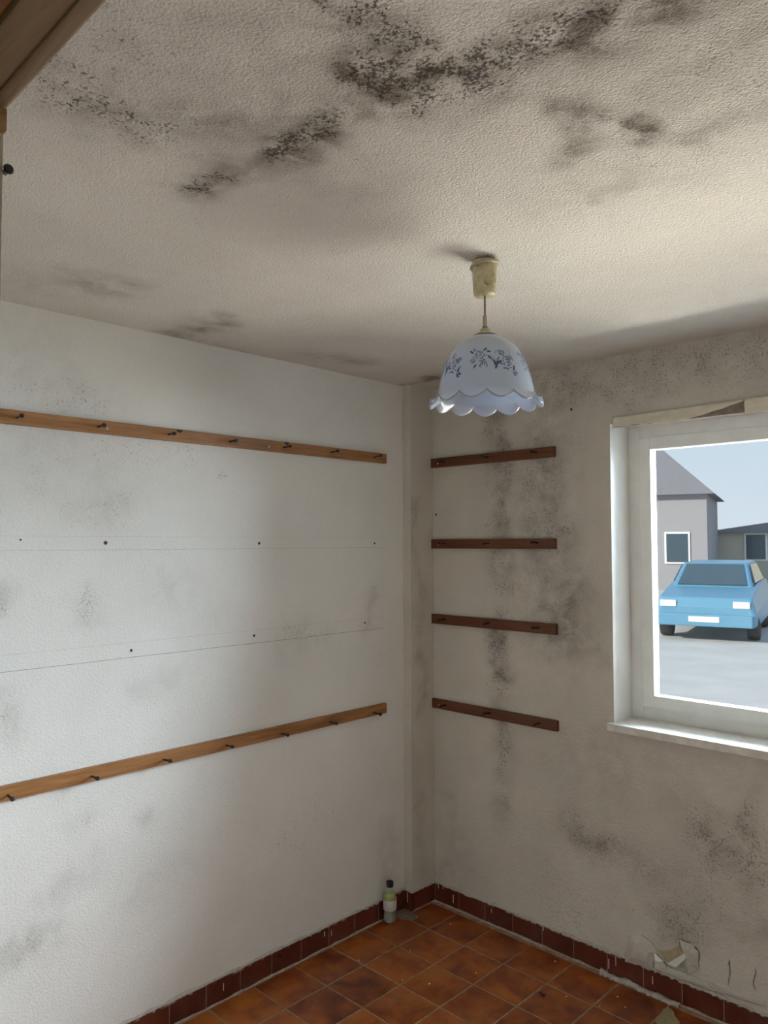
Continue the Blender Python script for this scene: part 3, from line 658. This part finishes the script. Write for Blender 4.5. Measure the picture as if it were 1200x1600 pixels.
# printed flower sprays: flat petals and leaves that follow the glass
def surf(th, h):
    for (r0, h0), (r1, h1) in zip(PROF[:-1], PROF[1:]):
        if h1 <= h <= h0:
            t = (h0-h)/(h0-h1); r = r0+(r1-r0)*t; return ((r+.0005)*math.cos(th), (r+.0005)*math.sin(th), z(h)+.0003)
    r = PROF[-1][0]; return (r*math.cos(th), r*math.sin(th), z(h))
def petal(b, u, w, ang, L, wd):
    """u: arc length round the shade, w: height; flat ellipse-like petal"""
    pts = []
    for k in range(10):
        q = 2*math.pi*k/10; x = L*.5*math.cos(q); y = wd*.5*math.sin(q)*(1-.25*math.cos(q))
        pts.append((x*math.cos(ang)-y*math.sin(ang), x*math.sin(ang)+y*math.cos(ang)))
    L, wd = L*1.35, wd*1.6; pts = [(x*1.35, y*1.6) for x, y in pts]
    w = 2.162+(w-2.165)*1.25; u = cu+(u-cu)*1.2
    V = [surf((u)/.115, w)]+[surf((u+x)/.115, w+y) for x, y in pts]
    b.add(V, [(0, 1+k, 1+(k+1) % 10) for k in range(10)])
M['print'] = simple('blue_grey_print', (0.075, 0.10, 0.21), 0.4, var=0.25, scale=60)
M['print_l'] = simple('pale_blue_print', (0.17, 0.21, 0.38), 0.4, var=0.25, scale=60)
fl = random.Random(11)
def rose(bd, bl, u, w, R):
    for ring, cnt in ((.35, 4), (.75, 6), (1.1, 8)):
        for k in range(cnt):
            if fl.random() < .25: continue
            a = 2*math.pi*k/cnt+fl.uniform(-.2, .2); rr = R*ring
            petal(bd if fl.random() < .5 else bl, u+rr*math.cos(a), w+rr*math.sin(a), a+math.pi/2, R*.72, R*.23)
def spray(u0):
    bd, bl = MB(), MB()
    rose(bd, bl, u0-.002, 2.178, .0085); rose(bd, bl, u0+.006, 2.157, .0080); rose(bd, bl, u0-.016, 2.166, .0055)
    for (du, h, a, L) in [(-.022, 2.184, 2.6, .010), (-.016, 2.189, 2.2, .009), (.010, 2.189, .5, .010), (.018, 2.184, -.2, .009), (.020, 2.170, -.6, .010), (.026, 2.164, -.9, .008), (.030, 2.158, -1.2, .013), (.033, 2.154, -1.9, .015),
                          (.040, 2.161, .4, .012), (.044, 2.157, -.4, .009), (.038, 2.168, 1.0, .008), (-.012, 2.152, -2.2, .009)]:
        petal(bd if fl.random() < .6 else bl, u0+du, h, a, L, L*.36)
    rose(bd, bl, u0+.058, 2.164, .0088); rose(bd, bl, u0+.048, 2.182, .0060); rose(bd, bl, u0+.068, 2.171, .006)
    for (du, h, a, L) in [(.050, 2.148, .2, .006), (.056, 2.147, -.5, .007), (.064, 2.150, .3, .005), (.072, 2.150, 1.2, .011), (.074, 2.141, .9, .008), (.070, 2.139, 2.2, .008), (.077, 2.140, -.5, .007), (.073, 2.135, 0, .008)]:
        petal(bd if fl.random() < .6 else bl, u0+du, h, a, L, L*.4)
    for k in range(14): petal(bl, u0+fl.uniform(-.02, .078), fl.uniform(2.150, 2.190), fl.uniform(0, 3), .005, .0012)
    for k in range(10): petal(bl, u0+.012+k*.0036, 2.174-.0011*k+.003*math.sin(k*.7), -.3, .004, .0009)
    tag(bd.build('flower_print', M['print'], shade), kind='stuff'); tag(bl.build('flower_print', M['print_l'], shade), kind='stuff')
cu = (PH0)*.115
for k in range(5): spray(cu-.010+k*(2*math.pi*.115/5)/1.2)

# ------------------------------------------------------------------ bottle in the corner
bx, by = -0.010, -0.302
bot = empty('plastic_bottle', (bx, by, 0.0)); tag(bot, 'small clear plastic bottle with black cap and green liquid standing in the corner', 'bottle')
m, nt, bs = new_mat('clear_bottle_plastic')
bs.inputs['Base Color'].default_value = (0.80, 0.85, 0.80, 1); bs.inputs['Roughness'].default_value = 0.12; bs.inputs['Alpha'].default_value = 0.32
fz = noise_n(nt, texco(nt), 50, 4); nt.links.new(math_n(nt, 'MULTIPLY', fz, .32), bs.inputs['Alpha']); M['pet'] = m
M['liquid'] = simple('green_liquid', (0.34, 0.40, 0.06), 0.25, var=0.15, scale=40)
M['sediment'] = simple('cloudy_grey_liquid', (0.28, 0.27, 0.21), 0.4, var=0.3, scale=70)
M['label'] = simple('white_paper_label', (0.62, 0.58, 0.52), 0.7, var=0.06)
b = MB(); b.lathe([(.018, .001), (.026, .003), (.0285, .010), (.0290, .030), (.0265, .044), (.0255, .050), (.0290, .056), (.0295, .110), (.0285, .122), (.022, .138), (.0150, .147), (.0138, .152), (.0138, .158)], 36, cap1=False); b.build('body', M['pet'], bot)
b = MB(); b.lathe([(.016, .003), (.024, .005), (.0268, .012), (.0272, .030), (.0250, .044), (.0243, .050)], 28); b.build('sediment', M['sediment'], bot)
b = MB(); b.lathe([(.0243, .0505), (.0272, .056), (.0278, .110), (.0268, .121), (.0235, .131)], 28); b.build('liquid', M['liquid'], bot)
b = MB(); b.lathe([(.0298, .0575), (.0302, .058), (.0302, .1015), (.0298, .102)], 36, cap0=False, cap1=False); b.build('label', M['label'], bot)
b = MB()
pr = [(.0152, .157), (.0165, .159), (.0165, .176), (.0155, .179), (.010, .180)]
b.lathe(pr, 30); b.build('cap', M['peg'], bot)
b = MB(); b.lathe([(.0168, .153), (.0168, .156)], 30); b.build('neck_ring', M['pet'], bot)

# ------------------------------------------------------------------ dust and bits on the floor
M['dust'] = simple('grey_dust', (0.26, 0.20, 0.145), 1.0, var=0.4, scale=120, bump=0.6)
vs = []; fs = []; n = 26
def dz(u, v):
    r = math.hypot((u-.35)/.6, (v-.55)/.5)
    return max(0, 1-r)**1.2*.010*(0.5+0.7*abs(mnoise.noise(Vector((u*6, v*6, 2)))))-.0008
for i in range(n+1):
    for j in range(n+1):
        u, v = i/n, j/n; vs.append((-.047+u*.105, -.262+v*.094, dz(u, v)+.0006))
fs = [(i*(n+1)+j, (i+1)*(n+1)+j, (i+1)*(n+1)+j+1, i*(n+1)+j+1) for i in range(n) for j in range(n)]
b = MB(); b.add(vs, fs, True); tag(b.build('floor_dust', M['dust']), 'small heap of grey dust and grit beside the bottle', 'dust', kind='stuff')
def crumb(name, x, y, s, mat, label, cat, group=None, flat=.5):
    bm = bmesh.new(); bmesh.ops.create_icosphere(bm, subdivisions=1, radius=s)
    for v in bm.verts: v.co = Vector((v.co.x*random.uniform(.6, 1.3), v.co.y*random.uniform(.6, 1.3), v.co.z*flat))
    lo = min(v.co.z for v in bm.verts)
    me = bpy.data.meshes.new(name); bm.to_mesh(me); bm.free(); o = link(name, me, mat); o.location = (x, y, -lo); o.rotation_euler.z = random.uniform(0, 6)
    return tag(o, label, cat, group)
for x_, y_, s_ in [(.437, -.547, .004), (.344, -.60, .003), (.2, -.13, .0035), (.05, -.19, .003), (.52, -.36, .0028), (.86, -.25, .003), (.80, -.23, .0025), (1.05, -.16, .003), (.98, -.22, .0026), (1.0, -.12, .0035), (.70, -.07, .0035), (.22, -.42, .0024), (.12, -.62, .0026)]:
    crumb('plaster_crumb', x_, y_, s_, M['flake'], 'tiny white crumb of plaster lying on the terracotta tiles', 'crumb', 'plaster crumbs on the floor')
ch = [FLp[:2] for FLp in [hit(x, y, 2, 0.0) for x, y in [(1024, 1598), (1028, 1591), (1034, 1586), (1036, 1578), (1046, 1577), (1053, 1583), (1055, 1590), (1062, 1599), (1060, 1612), (1036, 1616)]]]
M['chip'] = simple('olive_beige_plaster', (0.36, 0.31, 0.17), 0.9, var=0.1, scale=60, bump=0.3)
b = MB(); b.prism([tuple(p) for p in ch], 0.0006, 0.005, 'XY'); tag(b.build('plaster_chip', M['chip']), 'flat olive-beige flake of plaster on the floor by the window wall', 'plaster flake')
b = MB(); b.box(-.013, .013, -.0045, .0045, 0, .004, .0015); o = b.build('wood_splinter', M['knot']); o.location = (.787, -.302, .0006); o.rotation_euler.z = -.25
tag(o, 'small black splinter lying on the terracotta tiles', 'splinter')

# ------------------------------------------------------------------ yard outside the window
M['yard'] = simple('pale_concrete_yard', (0.50, 0.48, 0.45), 0.9, var=0.08, scale=1.2, bump=0.2)
tag(MB().box(-60, 40, YB+TH, 80, -0.3, -0.1).build('ground', M['yard']), kind='structure')
M['car'] = simple('blue_car_paint', (0.10, 0.25, 0.37), 0.3, var=0.03); M['tyre'] = simple('black_rubber', (0.02, 0.02, 0.02), 0.8)
M['carglass'] = simple('dark_car_glass', (0.05, 0.08, 0.10), 0.1); M['lampglass'] = simple('clear_headlamp', (0.7, 0.7, 0.7), 0.15); M['plate'] = simple('white_plate', (0.7, 0.7, 0.7), 0.5)
car = empty('parked_car', (-3.6, 13.1, -0.1), math.radians(14)); tag(car, 'light blue car parked on the pale yard outside the window', 'car')
sec = [(-1.95, .30, .62, .80), (-1.90, .28, .80, .84), (-1.0, .26, .93, .86), (-.45, .26, 1.0, .86), (1.5, .26, 1.02, .86), (1.9, .28, .98, .84), (1.98, .34, .72, .80)]
vs = []
for y_, z0_, z1_, hw in sec: vs += [(-hw, y_, z0_), (-hw*1.02, y_, (z0_+z1_)/2), (-hw*.94, y_, z1_), (hw*.94, y_, z1_), (hw*1.02, y_, (z0_+z1_)/2), (hw, y_, z0_)]
fs = [(i*6+k, i*6+(k+1) % 6, (i+1)*6+(k+1) % 6, (i+1)*6+k) for i in range(len(sec)-1) for k in range(6)]+[tuple(range(6)), tuple(range((len(sec)-1)*6, len(sec)*6))]
b = MB(); b.add(vs, fs); body = b.build('body', M['car'], car); md = body.modifiers.new('bevel', 'BEVEL'); md.width = .05; md.segments = 3
cab = [(-.95, .90, .74), (-.25, 1.40, .60), (1.35, 1.42, .60), (1.85, .96, .72)]
vs = []
for y_, z_, hw in cab: vs += [(-hw, y_, z_), (hw, y_, z_)]
vs += [(-.78, -.95, .9), (.78, -.95, .9), (-.78, 1.85, .9), (.78, 1.85, .9)]
b = MB(); b.add(vs, [(0, 1, 3, 2), (2, 3, 5, 4), (4, 5, 7, 6), (0, 2, 4, 6), (1, 7, 5, 3), (0, 6, 7, 1)]); cabo = b.build('cabin', M['car'], car); md = cabo.modifiers.new('bevel', 'BEVEL'); md.width = .05; md.segments = 3
b = MB(); b.add([(-.62, -.86, .98), (.62, -.86, .98), (.52, -.33, 1.36), (-.52, -.33, 1.36)], [(0, 1, 2, 3)]); w_ = b.build('windscreen', M['carglass'], car); md = w_.modifiers.new('t', 'SOLIDIFY'); md.thickness = .03; md.offset = 0
for sx_ in (-1, 1):
    b = MB(); b.add([(sx_*.735, -.6, 1.02), (sx_*.735, 1.5, 1.02), (sx_*.625, 1.25, 1.36), (sx_*.625, -.2, 1.36)], [(0, 1, 2, 3)]); w_ = b.build('side_window', M['carglass'], car); md = w_.modifiers.new('t', 'SOLIDIFY'); md.thickness = .03; md.offset = 0
    MB().box(sx_*.62-.14, sx_*.62+.14, -1.97, -1.9, .62, .74, .02).build('headlamp', M['lampglass'], car)
    for y_ in (-1.25, 1.3):
        b = MB(); b.lathe([(.2, -.1), (.3, -.1), (.31, -.05), (.31, .05), (.3, .1), (.2, .1)], 24, (sx_*.76, y_, .31), 'X'); b.build('wheel', M['tyre'], car)
MB().box(-.8, .8, -2.02, -1.92, .28, .5, .03).build('bumper', M['car'], car)
MB().box(-.26, .26, -2.035, -2.0, .36, .46, .005).build('number_plate', M['plate'], car)
M['grey_wall'] = simple('grey_render', (0.30, 0.29, 0.30), 0.9, var=0.06); M['beige_wall'] = simple('beige_render', (0.50, 0.46, 0.37), 0.9, var=0.06)
M['roof_g'] = simple('grey_slate', (0.20, 0.20, 0.22), 0.8, var=0.15)
def house(name, loc, rz, w, d, h, rh, wall, label):
    root = empty(name, loc, rz); tag(root, label, 'building')
    MB().box(-w/2, w/2, -d/2, d/2, 0, h).build('wall', wall, root)
    b = MB(); b.prism([(-w/2-.3, h), (w/2+.3, h), (0, h+rh)], -d/2-.3, d/2+.3, 'XZ'); b.build('roof', M['roof_g'], root)
    for x in (-w*.25, w*.25):
        q = MB().box(x-.45, x+.45, -d/2-.05, -d/2+.05, 1.0, 2.2, .01).build('window_frame', M['white_paint'], root)
        MB().box(x-.38, x+.38, -d/2-.07, -d/2-.04, 1.07, 2.13).build('pane', M['carglass'], q)
house('grey_house', (-11.6, 28, -.1), .3, 4.2, 6, 3.6, 2.3, M['grey_wall'], 'narrow grey house with slate roof far beyond the yard')
house('beige_house', (-7.6, 36, -.1), .2, 9, 7, 2.2, .7, M['beige_wall'], 'low beige building behind the blue car')
